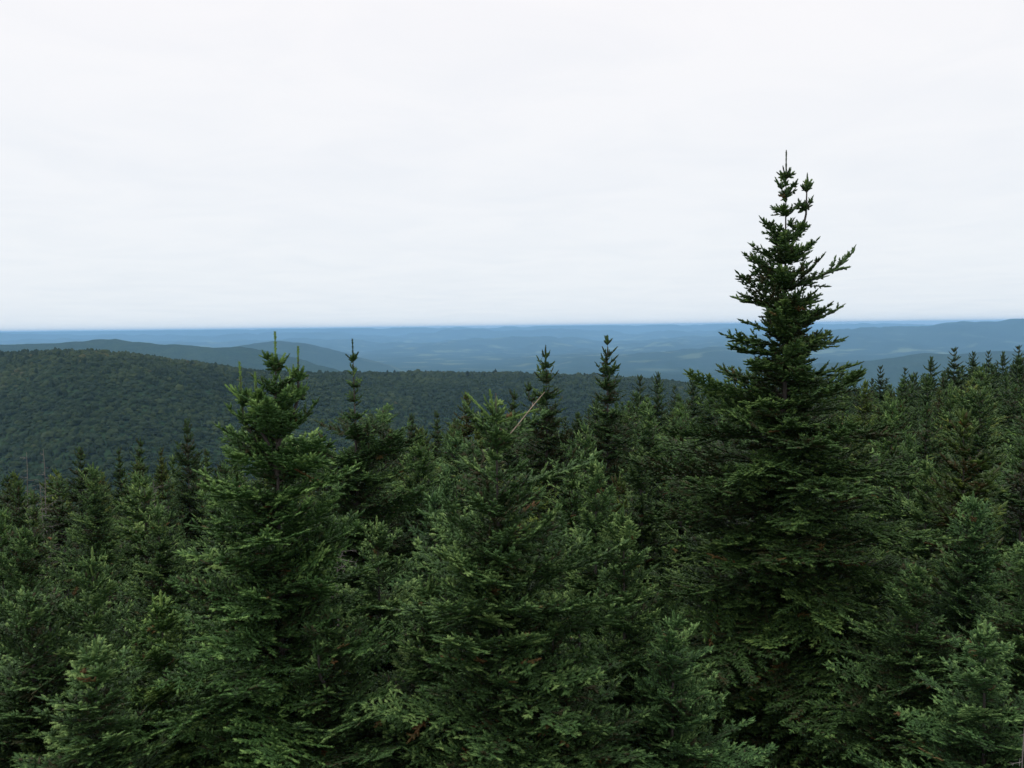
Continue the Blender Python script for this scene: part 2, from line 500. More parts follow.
# ------------------------------------------------------------------ hardwood forest on the hill across the valley
def build_canopy():
    rng = np.random.RandomState(5)
    step = 6.3
    ys = np.arange(430, 1800, step)
    P = []
    for y in ys:
        xs = np.arange(-0.70 * y, 0.42 * y, step)
        P.append(np.stack([xs, np.full(len(xs), y)], -1))
    P = np.concatenate(P)
    P = P + rng.uniform(-0.45, 0.45, P.shape) * step
    z = terrain_z(P[:, 0], P[:, 1])
    px, py = project(P[:, 0], P[:, 1], z)
    lim = np.interp(px, [0, 200, 400, 520, 700, 900], [520, 500, 460, 440, 425, 400])
    ok = (py < lim)
    # drop what lies well behind the crest
    t = P[:, 0] / P[:, 1]
    ok &= P[:, 1] < 1500 + 220
    P, z, t = P[ok], z[ok], t[ok]
    n = len(P)
    # base crown: bumpy dome
    bm_v, bm_f = [], []
    rings, seg = 4, 7
    for i in range(rings):
        ph = (i + 0.15) / rings * 1.75
        for j in range(seg):
            an = (j + 0.5 * (i % 2)) * 2 * math.pi / seg
            bm_v.append((math.sin(ph + .1) * math.cos(an), math.sin(ph + .1) * math.sin(an), math.cos(ph + .1)))
    bm_v.append((0, 0, 1.05))
    for i in range(rings - 1):
        for j in range(seg):
            a0, a1 = i * seg + j, i * seg + (j + 1) % seg
            b0, b1 = a0 + seg, a1 + seg
            bm_f += [(a0, b0, b1), (a0, b1, a1)]
    for j in range(seg): bm_f.append((rings * seg, j, (j + 1) % seg))
    B = np.array(bm_v); Fb = np.array(bm_f)
    nv = len(B)
    rad = np.clip(3.3 * np.exp(rng.normal(0, 0.30, n)), 1.6, 7.0)
    hgt = rad * rng.uniform(0.65, 1.1, n)
    fir = rng.rand(n) < 0.10 + 0.25 * (fbm(P[:, 0] / 160.0 + 5, P[:, 1] / 160.0, 3) > 0.25)
    rad = np.where(fir, rad * .55, rad); hgt = np.where(fir, rad * 2.3, hgt)
    rot = rng.uniform(0, 6.28, n)
    c, s = np.cos(rot), np.sin(rot)
    jit = rng.uniform(0.74, 1.2, (n, nv, 1))
    V = B[None] * jit
    X = (V[..., 0] * c[:, None] - V[..., 1] * s[:, None]) * rad[:, None]
    Y = (V[..., 0] * s[:, None] + V[..., 1] * c[:, None]) * rad[:, None]
    Z = V[..., 2] * hgt[:, None] + (rng.uniform(-2.0, 1.0, n))[:, None]
    V = np.stack([X + P[:, 0:1], Y + P[:, 1:2], Z + z[:, None]], -1).reshape(-1, 3)
    F = (Fb[None] + (np.arange(n) * nv)[:, None, None]).reshape(-1, 3)
    stand = fbm(P[:, 0] / 220.0, P[:, 1] / 220.0, 4)
    tint = np.clip(0.40 + 0.75 * stand + rng.normal(0, 0.15, n), 0, 0.95)  # stand-to-stand tone, its contrast raised to paint in the hill's shadow folds
    tint = np.where(fir, tint * .35, tint)
    tint = np.repeat(tint, nv) + rng.normal(0, 0.05, n * nv)
    me = mesh_from('hillside_forest', V, [F], [canopy_material()], tint=np.clip(tint, 0, 1), smooth=True)
    o = link_mesh('hillside_forest', me)
    tag(o, 'mottled dark green broadleaf forest covering the rounded hill across the valley', 'forest', kind='stuff')
    print('canopy crowns', n, 'faces', len(F))


build_canopy()

# ------------------------------------------------------------------ firs
LOD = {
    'hi':  dict(ds1=0.088, ds2=0.082, sl=0.098, nn=3, q=3, nl=0.031, hw=0.008, rad=0.0165, whorl=0.40, per=(5, 7), inter=7, short=7),
    'mid': dict(ds1=0.15, ds2=0.15, sl=0.165, nn=3, q=3, nl=0.046, hw=0.013, rad=0.025, whorl=0.44, per=(5, 7), inter=4, short=3),
    'low': dict(ds1=0.25, ds2=0.27, sl=0.30, nn=2, q=3, nl=0.085, hw=0.03, rad=0.042, whorl=0.5, per=(5, 6), inter=4, short=1),
    'far': dict(ds1=0.42, ds2=0.50, sl=0.45, nn=1, q=3, nl=0.16, hw=0.08, rad=0.085, whorl=0.60, per=(5, 6), inter=2, short=0),
}


class Sprays:
    def __init__(self):
        self.P, self.D, self.L, self.U, self.T = [], [], [], [], []
        self.limbs = []

    def add(self, P, D, L, U, T):
        n = len(P)
        if n == 0: return
        self.P.append(P); self.D.append(D)
        self.L.append(np.broadcast_to(L, n).astype(float)); self.U.append(np.broadcast_to(U, (n, 3)))
        self.T.append(np.broadcast_to(T, n).astype(float))

    def brush(self, p, d, length, tint, rng, nseg=5, copies=4, thick=1.0):
        """Needles all round a stout young shoot."""
        d = unit(np.asarray(d, float))
        for k in range(nseg):
            q = np.asarray(p) + d * length * k / nseg
            for c in range(copies):
                u = rng.normal(size=3); u = unit(u - d * u.dot(d))
                self.add(q[None], d[None], min(length / nseg * 2.2, length * (1 - k / nseg) + .01), u, tint + rng.normal(0, .06))
        self.limbs.append((np.array([p, np.asarray(p) + d * length]), np.array([0.006, 0.003]) * thick))


def grow_branch(rng, S, p0, az, L, e0, K, tone, upturn=None):
    N = max(5, int(L / 0.11))
    u = np.linspace(0, 1, N)
    up = rng.uniform(0.08, 0.34) if upturn is None else upturn
    el = e0 - (0.10 * L) * 2 * u * (1 - u) + up * u ** 2 + rng.normal(0, 0.05, N).cumsum() * 0.25
    aa = az + rng.normal(0, 0.16) * u + rng.normal(0, 0.06, N).cumsum() * 0.4
    T = np.stack([np.cos(el) * np.cos(aa), np.cos(el) * np.sin(aa), np.sin(el)], -1)
    pts = p0 + np.concatenate([np.zeros((1, 3)), np.cumsum(T[:-1] * (L / (N - 1)), 0)])
    S.limbs.append((pts, np.linspace(0.0035 + 0.0065 * L, 0.003, N)))
    bare = min(0.2, 0.04 + 0.06 * L)
    s = np.arange(max(0.03, bare * L), L - 0.02, K['ds1'])
    if len(s) == 0: s = np.array([L * 0.4])
    s = np.clip(s + rng.uniform(-.3, .3, len(s)) * K['ds1'], 0, L)
    f = s / L * (N - 1)
    Bp = np.stack([np.interp(f, np.arange(N), pts[:, k]) for k in range(3)], -1)
    Bt = unit(np.stack([np.interp(f, np.arange(N), T[:, k]) for k in range(3)], -1))
    Sd = unit(np.stack([-Bt[:, 1], Bt[:, 0], np.zeros(len(s))], -1))
    roll = rng.normal(0, 0.32)
    Up = np.cross(Bt, Sd)
    Sd, Up = Sd * math.cos(roll) + Up * math.sin(roll), Up * math.cos(roll) - Sd * math.sin(roll)
    # needles on the main axis
    S.add(Bp, Bt, K['ds1'] * 1.5, Up, tone + rng.normal(0, 0.08, len(s)))
    tipn = 2 if L > 0.3 else 3
    for _ in range(tipn):
        S.add(pts[-1:] - T[-1:] * 0.03, T[-1:], K['sl'] * rng.uniform(.8, 1.2), Up[-1:], tone + .22)
    BP, BD, BL, BU = [], [], [], []
    for side in (-1, 1, 0):
        if side == 0:
            m = np.arange(len(s)) % 2 == rng.randint(2)
            l = np.minimum(0.24, 0.35 * (L - s[m]) + 0.06) * rng.uniform(.5, 1.1, m.sum())
            d = Bt[m] * 0.75 + Up[m] * 0.7 + Sd[m] * rng.normal(0, .35, (m.sum(), 1))
            BP.append(Bp[m]); BD.append(unit(d)); BL.append(l); BU.append(Up[m])
            continue
        keep = rng.rand(len(s)) < 0.90
        l = np.minimum(0.52 * (L - s) + 0.06, 0.27 * L + 0.12) * rng.uniform(0.55, 1.15, len(s))
        an = rng.normal(0.86, 0.13, (len(s), 1))
        d = Bt * np.cos(an) + Sd * side * np.sin(an) + Up * rng.normal(0.03, 0.13, (len(s), 1))
        BP.append(Bp[keep]); BD.append(unit(d[keep])); BL.append(l[keep]); BU.append(Up[keep])
    BP = np.concatenate(BP); BD = np.concatenate(BD); BL = np.concatenate(BL); BU = np.concatenate(BU)
    BU = unit(BU - BD * (BU * BD).sum(-1, keepdims=True))
    tn = tone + rng.normal(0, 0.11, len(BP))
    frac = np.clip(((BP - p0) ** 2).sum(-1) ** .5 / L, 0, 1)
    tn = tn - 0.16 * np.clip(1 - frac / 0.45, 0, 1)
    dead = rng.rand(len(BP)) < 0.008
    tn = np.where(dead, 1.45, tn)
    if len(BL) == 0: return
    M = int(math.ceil(BL.max() / K["ds2"]))
    for j in range(M):
        dist = j * K['ds2']
        k = BL > dist
        if not k.any(): break
        left = BL[k] - dist
        bend = (BU[k] * 0.10 * (dist ** 2))
        P = BP[k] + BD[k] * dist + bend
        last = left <= K['ds2'] * 1.05
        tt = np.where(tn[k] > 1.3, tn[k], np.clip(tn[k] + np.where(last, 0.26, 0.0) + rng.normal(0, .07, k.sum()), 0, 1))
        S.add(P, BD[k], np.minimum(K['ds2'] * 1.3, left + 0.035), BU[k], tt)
        big = left > K['ds2'] * 0.7
        if big.any():
            sd = np.cross(BD[k][big], BU[k][big])
            for side in (-1, 1):
                nb = big.sum()
                an = rng.normal(0.80, 0.14, (nb, 1))
                d = BD[k][big] * np.cos(an) + sd * side * np.sin(an) + BU[k][big] * rng.normal(0.05, 0.16, (nb, 1))
                ln = np.minimum(K['sl'], 0.5 * left[big] + 0.03) * rng.uniform(.7, 1.15, nb)
                S.add(P[big] + BD[k][big] * K['ds2'] * rng.uniform(0, .6, (nb, 1)), unit(d), ln, BU[k][big],
                      np.where(tt[big] > 1.3, tt[big], np.clip(tt[big] + .10 + rng.normal(0, .08, nb), 0, 1)))


def needles(rng, S, K):
    P = np.concatenate(S.P); D = np.concatenate(S.D); L = np.concatenate(S.L); U = np.concatenate(S.U); T = np.concatenate(S.T)
    U = unit(U - D * (U * D).sum(-1, keepdims=True) + rng.normal(0, 0.05, U.shape))
    Vv = np.cross(D, U)
    n = len(P)
    Vs, Ts = [], []
    for k in range(K['nn']):
        f = (k + 0.35) / K['nn']
        for q in range(K['q']):
            psi = ((-1.35, 1.35, 0.0) if K['q'] == 3 else (-1.45, 1.45, -0.5, 0.5))[q] + rng.normal(0, 0.25, (n, 1))
            lat = U * np.cos(psi) + Vv * np.sin(psi)
            fw = 0.62 + 0.5 * f
            nd = unit(lat + D * (fw + rng.normal(0, 0.12, (n, 1))))
            c = P + D * (L[:, None] * (f + rng.uniform(-.05, .05, (n, 1))))
            ln = K['nl'] * rng.uniform(0.75, 1.15, (n, 1)) * (1.0 if f < 0.7 else 0.85)
            hw = np.minimum(K['hw'], 0.6 * L[:, None] / K['nn'] + 0.001)
            Vs.append(np.stack([c - D * hw, c + D * hw, c + nd * ln], 1).astype(np.float32))
            Ts.append(T)
    V = np.concatenate(Vs).reshape(-1, 3)
    tint = np.repeat(np.concatenate(Ts), 3)
    # the dense body of needles along each shoot: a soft four-sided spindle
    rad = K['rad'] * rng.uniform(0.75, 1.2, (n, 1)) * np.minimum(1.0, L[:, None] / (0.6 * K['sl']) + 0.25)
    ring = []
    for f, g in ((-0.05, 0.55), (0.5, 1.0)):
        c = P + D * (L[:, None] * f)
        for a, b in ((1.25, 0.12), (0, 0.95), (-1.25, 0.12), (0, -0.6)):
            ring.append(c + Vv * (rad * a * g * rng.uniform(.8, 1.2, (n, 1))) + U * (rad * b * g * rng.uniform(.8, 1.2, (n, 1))))
    ring.append(P + D * (L[:, None] * 1.06))
    SV = np.stack(ring, 1)
    o = (np.arange(n) * 9)[:, None] + len(V)
    Q = np.concatenate([o + np.array([[k, 4 + k, 4 + (k + 1) % 4, (k + 1) % 4]]) for k in range(4)])
    T3 = np.concatenate([o + np.array([[4 + k, 8, 4 + (k + 1) % 4]]) for k in range(4)])
    st = np.repeat(T, 9) + rng.normal(0, 0.06, n * 9)
    return np.concatenate([V, SV.reshape(-1, 3).astype(np.float32)]), np.concatenate([tint, st]), np.arange(len(V)).reshape(-1, 3), Q, T3


def crown_mesh(name, rng, S, K, limb_min=0.0):
    V, tint, F, Q, T3 = needles(rng, S, K)
    faces = [F, T3, Q]; mi = [0, 0, 0]
    lim = [l for l in S.limbs if l[1][0] >= limb_min]
    if lim:
        lv, lf = tubes(lim, 3)
        faces.append(lf + len(V)); mi.append(1)
        V = np.concatenate([V, lv]); tint = np.concatenate([tint, np.zeros(len(lv))])
    return mesh_from(name, V, faces, [M_NEEDLE, M_TWIG], mi, tint, smooth=True)


def make_fir(seed, H, prof, lod, leader=0.4, stems=(), extra=(), tone=0.28, elev=None, base=0.12, parts=False, leader_tint=0.55, lean=(0, 0), stem_w=(0.05, 0.13), leader_nl=1.0, open_top=0.0, splay=None):
    """Meshes of one fir, base at the origin: trunk, crown and (when parts) its leading shoots.
    prof: (depth below tip, half width) pairs.  stems: extra leaders (fork height, dx, dy, tip height, leader length)."""
    rng = np.random.RandomState(seed)
    K = LOD[lod]
    if elev is None: elev = [(0.2, 62), (0.9, 42), (2.0, 24), (3.5, 11), (5.5, 0), (8, -10), (12, -18)]
    ed, ee = zip(*elev); pd, pw = zip(*prof)
    S = Sprays()
    leaders = []
    ph, side, lop = rng.uniform(0, 6.28), rng.uniform(0, 6.28), rng.uniform(.05, .2)

    def main(h):
        u = h / H
        return np.array([lean[0] * u * u + 0.05 * math.sin(2.3 * u + ph) * u, lean[1] * u * u + 0.05 * math.cos(2 * u + ph) * u, h])

    hs = np.linspace(0, H, 24)
    r0 = 0.0085 * H + 0.008
    trunk = [(np.array([main(h) for h in hs]), np.maximum(0.006, r0 * (1 - hs / H) ** 1.1 + 0.004))]

    def whorls(path, top, bottom, prof_f, ld, per, tone):
        h = top - ld
        first_w = True
        az0 = rng.uniform(0, 6.28)
        while h > bottom:
            d = top - h
            airy = d < open_top
            n = max(3, rng.randint(per[0], per[1] + 1) - (2 if d < 1.5 else (1 if airy else 0)))
            az0 += rng.uniform(0.3, 1.1)
            bt = rng.normal(0, 0.05)
            for i in range(n):
                az = az0 + i * 2 * math.pi / n + rng.normal(0, 0.17)
                wid = prof_f(d) * (1 + lop * math.cos(az - side)) * (1 + .10 * math.sin(2.3 * d + ph))
                e = math.radians(np.interp(d, ed, ee) + rng.normal(0, 6))
                L = wid * rng.uniform(0.74, 1.14) / max(0.6, math.cos(e))
                if rng.rand() < 0.10: L *= 0.6
                L = max(L, 0.09)
                grow_branch(rng, S, path(h + rng.uniform(-.03, .03)), az, L, e, K, tone + bt + rng.normal(0, .10))
            step = K['whorl'] * rng.uniform(0.8, 1.2) * (0.75 if d < 1.0 else 1.0)
            for i in range(int(round(K['inter'] * (.6 if airy else 1.0) * min(1.35, d / 2.8)))):
                hh = h - step * rng.uniform(0.2, 0.9)
                dd = top - hh
                e = math.radians(np.interp(dd, ed, ee) + rng.normal(0, 12))
                L = max(0.10, prof_f(dd) * rng.uniform(0.35, 0.95))
                if hh > bottom: grow_branch(rng, S, path(hh), rng.uniform(0, 6.28), L, e, K, tone + rng.normal(0, .11))
            if d > 1.0 and not airy:
                for i in range(K['short']):              # short inner twigs close to the trunk
                    hh = h - step * rng.uniform(0.05, 0.95)
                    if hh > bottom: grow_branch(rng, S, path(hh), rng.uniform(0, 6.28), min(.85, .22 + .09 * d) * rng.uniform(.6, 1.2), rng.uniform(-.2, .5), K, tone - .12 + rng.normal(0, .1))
            h -= step

    whorls(main, H, base * H, lambda d: float(np.interp(d, pd, pw)), leader, K['per'], tone)
    if splay:
        for v in splay: leaders.append((main(H - leader), np.array(v), float(np.linalg.norm(v))))
    else:
        leaders.append((main(H - leader), (main(H) - main(H - leader)), leader))
    for hf, dx, dy, ht, ll in stems:
        b = main(hf)

        def path(h, hf=hf, dx=dx, dy=dy, ht=ht, b=b):
            w = min(1.0, max(0.0, (h - hf) / max(0.3, 0.55 * (ht - hf))))
            w = w * w * (3 - 2 * w) * 0.9 + 0.1 * (h - hf) / (ht - hf)
            return np.array([b[0] + dx * w, b[1] + dy * w, h])
        zz = np.linspace(hf, ht, 12)
        trunk.append((np.array([path(h) for h in zz]), np.linspace(0.03, 0.005, 12)))
        whorls(path, ht, hf + 0.3, lambda d: stem_w[0] + stem_w[1] * d, ll, (3, 4), tone)
        leaders.append((path(ht - ll), path(ht) - path(ht - ll), ll))
    for az, h, L, e, up in extra:
        grow_branch(rng, S, main(h), math.radians(az), L, math.radians(e), K, tone + .03, upturn=up)
    lead_me = []
    for p, d, ll in leaders:
        T = Sprays() if parts else S
        T.brush(p, d, ll, leader_tint, rng, nseg=max(2, int(ll / 0.07)) if lod == 'hi' else 2, copies=4 if lod == 'hi' else 2)
        # ring of young shoots round the foot of the leader
        for i in range(0 if splay else rng.randint(3, 5)):
            az = rng.uniform(0, 6.28); e = math.radians(rng.uniform(42, 66))
            dd = np.array([math.cos(az) * math.cos(e), math.sin(az) * math.cos(e), math.sin(e)])
            T.brush(p, dd, ll * rng.uniform(.35, .6), leader_tint, rng, nseg=3 if lod == 'hi' else 2, copies=3 if lod == 'hi' else 2, thick=.7)
        if parts: lead_me.append(crown_mesh('leading_shoot', rng, T, dict(K, nl=K['nl'] * leader_nl, rad=K['rad'] * .6)))
    tv, tf = tubes(trunk, 8 if lod != 'far' else 4)
    tm = mesh_from('trunk', tv, [tf], [M_BARK], smooth=True)
    cm = crown_mesh('crown', rng, S, K, {'hi': 0.004, 'mid': 0.006, 'low': 0.009, 'far': 1}[lod])
    print('fir', seed, lod, 'faces', len(cm.polygons))
    return dict(H=H, trunk=tm, crown=cm, leaders=lead_me)


NEAR_FIRS = []


def plant(kit, base, H, rz, label, group=None, color=(1, 1, 1, 1), wide=1.0, name='fir_tree', cat='fir tree', leader_color=None):
    """One standing fir: an Empty at the foot of the trunk, with its trunk and crown."""
    r = empty(name, base, rz)
    s = H / kit['H']
    r.scale = (s * wide, s * wide, s)
    tag(r, label, cat, group)
    link_mesh('trunk', kit['trunk'], r)
    link_mesh('crown', kit['crown'], r, color)
    for m in kit['leaders']: link_mesh('leading_shoot', m, r, leader_color or color)
    return r


def ground_at(x, y):
    return float(terrain_z(np.array([x]), np.array([y]))[0])


def spot(px, py, Y):
    """Foot and height of a tree whose tip the photo shows at (px, py), standing Y metres ahead."""
    p = at(px, py, Y)
    g = ground_at(p[0], p[1])
    return (p[0], p[1], g - 0.05), p[2] - g + 0.05


# --- the big twin-topped fir on the right
b, H = spot(789, 150, 14.0)
k = 14.0 / FPX
big = make_fir(101, H,
               [(0, .04), (.47, .10), (.8, .18), (1.2, .30), (1.6, .44), (2.2, .66), (2.85, .88), (3.5, 1.08), (3.9, 1.3), (4.4, 1.75), (5.05, 2.2), (5.85, 2.5), (7.1, 2.65), (9, 2.7), (12, 2.6)],
               'hi', leader=0.46, stems=[(H - 1.75, 22 * k, 0.05, H - 22 * k, 0.30)],
               extra=[(0, H - 2.15, 1.25, 18, .75), (182, H - 1.95, .75, 24, .25), (186, H - 2.5, .85, 16, .2), (178, H - 3.05, 1.05, 8, .3), (4, H - 3.1, 1.0, 6, .3), (2, H - 2.75, .95, 14, .3)] + [(37 * i, H - 3.75 - .09 * i, 1.25 + .05 * i, 10, .3) for i in range(11)],
               tone=0.28, parts=True, leader_tint=0.16, base=0.08, leader_nl=.6, open_top=2.3,
               elev=[(0.2, 60), (1, 42), (2, 30), (3.2, 19), (4.5, 9), (6, 0), (8, -9), (12, -15)])
NEAR_FIRS.append((b[0], b[1], 2.2))
plant(big, b, H, 0.0, 'tallest dark fir with twin leaders standing high above the horizon', color=(0.95, 0.95, 0.82, 1))

# --- the fir with a crown of pale leaders on the left
b, H = spot(275, 332, 11.0)
k = 11.0 / FPX
many = make_fir(102, H,
                [(0, .05), (.5, .14), (.9, .36), (1.3, .68), (1.8, .98), (2.4, 1.2), (3.0, 1.35), (4.2, 1.6), (6, 1.75), (9, 1.8)],
                'hi', leader=0.46, stems=[(H - 1.5, 23 * k, 0.05, H - 15 * k, 0.42), (H - 1.8, -37 * k, 0.08, H - 30 * k, 0.50), (H - 1.7, -18 * k, -0.08, H - 40 * k, 0.36)],
                tone=0.36, open_top=.8, parts=True, leader_tint=0.9, base=0.08)
NEAR_FIRS.append((b[0], b[1], 1.7))
plant(many, b, H, 0.0, 'fir crowned with four upright pale yellow-green leading shoots', color=(0.98, 1.06, 0.95, 1), leader_color=(1.1, 1.2, .95, 1))

# --- the pale fir in the middle with a bent top and a dead twig
b, H = spot(500, 393, 10.0)
k = 10.0 / FPX
mid_fir = make_fir(103, H,
                   [(0, .04), (.3, .12), (.5, .30), (1.0, .40), (1.4, .64), (2.0, .96), (2.8, 1.3), (4, 1.7), (6, 2.0), (8, 2.0)],
                   'hi', leader=0.34, splay=[(-30 * k, .08, 30 * k), (-6 * k, -.05, 34 * k), (42 * k, -.06, 14 * k)], open_top=1.25,
                   extra=[(6, H - 0.55, .62, 26, .2), (170, H - .5, .5, 42, .3), (12, H - 1.15, 1.25, 16, .4), (8, H - 2.2, 1.6, 10, .4)],
                   tone=0.36, parts=True, leader_tint=0.85, base=0.08)
NEAR_FIRS.append((b[0], b[1], 1.8))
r = plant(mid_fir, b, H, 0.0, 'pale green fir in the middle with a splayed top and a bare dead twig', color=(1.0, 1.0, 1.0, 1), leader_color=(1.0, 1.05, .9, 1))
p0 = np.array([10 * k, -0.08, H - 40 * k]); p1 = np.array([44 * k, -0.12, H + 1 * k])
q = np.linspace(0, 1, 7)[:, None]
pts = p0 + (p1 - p0) * q + np.sin(q * 7) * np.array([[.008, 0, .006]])
tv = [(pts, np.linspace(.008, .004, 7)), (np.array([pts[1], pts[1] + (.05, 0, .012)]), np.array([.004, .002])), (np.array([pts[4], pts[4] + (.01, .02, .05)]), np.array([.003, .002]))]
v, f = tubes(tv, 6)
link_mesh('dead_twig', mesh_from('dead_twig', v, [f], [M_PALE]), r)

# --- spires
def spire_profile(w):
    return [(0, .05), (.5, .16 * w), (1, .32 * w), (1.6, .55 * w), (2.3, .75 * w), (3, 1.0 * w), (4, 1.35 * w), (5.5, 1.65 * w), (8, 1.8 * w), (11, 1.8 * w)]


b, H = spot(353, 339, 17.0)
thin = make_fir(104, H, [(0, .03), (.35, .05), (.7, .09), (1.2, .16), (1.6, .22), (1.75, .7), (2.1, 1.1), (3, 1.5), (5, 1.8), (9, 1.8)], 'hi', leader=0.42, open_top=1.7, tone=0.26, parts=True, leader_tint=0.25, base=0.08)
NEAR_FIRS.append((b[0], b[1], 1.7))
plant(thin, b, H, 0.0, 'fir with a very thin dark spire rising out of a broad crown', color=(.95, 1, .95, 1))

b, H = spot(545, 345, 27.0)
sp1 = make_fir(105, H, spire_profile(.95), 'mid', leader=.4, tone=0.16, stems=[(H - 2.2, -.55, .1, H - 1.1, .3)], leader_tint=.2, base=0.08)
NEAR_FIRS.append((b[0], b[1], 1.6))
plant(sp1, b, H, 0.0, 'narrow dark fir spire with a smaller side top, behind the dead twig', color=(.9, .9, .85, 1))
b, H = spot(606, 335, 26.0)
sp2 = make_fir(106, H, spire_profile(.78), 'mid', leader=.28, tone=0.14, leader_tint=.15, base=0.08)
NEAR_FIRS.append((b[0], b[1], 1.6))
plant(sp2, b, H, 0.0, 'dense dark fir spire left of the twin-topped fir, its tip just under the skyline', color=(.85, .88, .85, 1))

# --- kits for all the others
def cone(w, n=9.0):
    return [(0, .05), (.4, .16), (.8, .34 * w), (1.4, .62 * w), (2.2, 1.0 * w), (3.2, 1.35 * w), (4.5, 1.65 * w), (6.5, 1.85 * w), (n, 1.9 * w)]


HI = [make_fir(201, 8.0, cone(1.0), 'hi', leader=.36, tone=.36, leader_tint=.62, base=.08),
      make_fir(202, 8.0, cone(1.15), 'hi', leader=.25, tone=.26, leader_tint=.4, base=.08, stems=[(6.6, .25, .2, 7.7, .25)]),
      make_fir(203, 8.0, cone(1.05), 'hi', leader=.42, tone=.42, leader_tint=.92, base=.08)]
MID = [make_fir(301, 8.0, cone(.95), 'mid', leader=.36, tone=.30, base=.08),
       make_fir(302, 8.0, cone(.80), 'mid', leader=.30, tone=.18, base=.08),
       make_fir(303, 8.0, cone(1.1), 'mid', leader=.25, tone=.38, base=.08, stems=[(6.5, .3, .15, 7.6, .25)]),
       make_fir(304, 8.0, cone(.65), 'mid', leader=.40, tone=.22, base=.08)]
LOW = [make_fir(401, 8.0, cone(.95), 'low', leader=.35, tone=.22, base=.08),
       make_fir(402, 8.0, cone(.75), 'low', leader=.35, tone=.14, base=.08),
       make_fir(403, 8.0, cone(1.1), 'low', leader=.3, tone=.32, base=.08)]

rng = random.Random(77)
DARK, MIDC, PALE, BLUE, WARM = (.70, .72, .66, 1), (1, 1, 1, 1), (1.25, 1.25, 1.1, 1), (.92, 1.0, 1.1, 1), (1.25, .95, .68, 1)

# near firs placed by hand: column and row of the tip, metres ahead, kit, colour, width, what they look like
HAND = [
    (95, 462, 21, 0, MIDC, .9, 'mid green fir with a slender pale leader, before the dark tops at far left'),
    (22, 528, 13, 1, MIDC, .9, 'broad fir at the left edge of the picture, level with the pale-leader fir'),
    (92, 548, 11.5, 2, MIDC, .9, 'blue-green fir left of the pale-leader fir, lower than its neighbours'),
    (160, 500, 16, 0, MIDC, .95, 'fir close behind and left of the pale-leader fir'),
    (30, 590, 11, 1, MIDC, 1.25, 'dense wide fir near the left edge under the broad fir'),
    (165, 590, 11.5, 2, (1.15, 1.15, .95, 1), 1.2, 'yellowish wide fir at the foot of the pale-leader fir'),
    (95, 640, 9.6, 0, MIDC, 1.4, 'wide fir filling the bottom left corner'),
    (330, 610, 10.5, 1, MIDC, 1.35, 'wide dense fir at the bottom between the pale-leader fir and the middle fir'),
    (415, 468, 18, 0, DARK, .9, 'dark fir right of the thin spire'),
    (378, 515, 13.5, 2, MIDC, 1.1, 'bushy fir between the pale-leader fir and the middle fir'),
    (430, 575, 10.5, 0, MIDC, 1.2, 'bushy fir low in front and left of the middle fir'),
    (593, 452, 13.0, 2, MIDC, .8, 'young fir with a single pale leader right of the middle fir'),
    (622, 505, 11.5, 0, MIDC, .9, 'young fir with a thin upright leader beside the twin-topped fir'),
    (555, 600, 10.0, 1, MIDC, 1.35, 'low wide fir at the bottom between the middle fir and the twin-topped fir'),
    (670, 610, 10.4, 0, (.96, 1.03, 1.1, 1), 1.2, 'blue-green fir standing low against the twin-topped fir'),
    (925, 455, 18, 2, MIDC, 1.0, 'mid green fir just right of the twin-topped fir'),
    (975, 492, 13, 0, BLUE, 1.0, 'blue-green fir at the right edge, upper of the row down that side'),
    (1030, 545, 11, 1, MIDC, 1.1, 'fir cut by the right edge of the picture'),
    (915, 565, 11.5, 1, MIDC, 1.2, 'wide fir low at the right foot of the twin-topped fir'),
    (990, 620, 10, 2, (.98, 1.04, 1.12, 1), 1.3, 'bluish wide fir with light tips at the lower right'),
]
for px, py, Y, kit, colr, wd, lab in HAND:
    b, H = spot(px, py, Y)
    NEAR_FIRS.append((b[0], b[1], 1.3))
    plant(HI[kit], b, H, rng.uniform(0, 6.28), lab, color=colr, wide=wd)

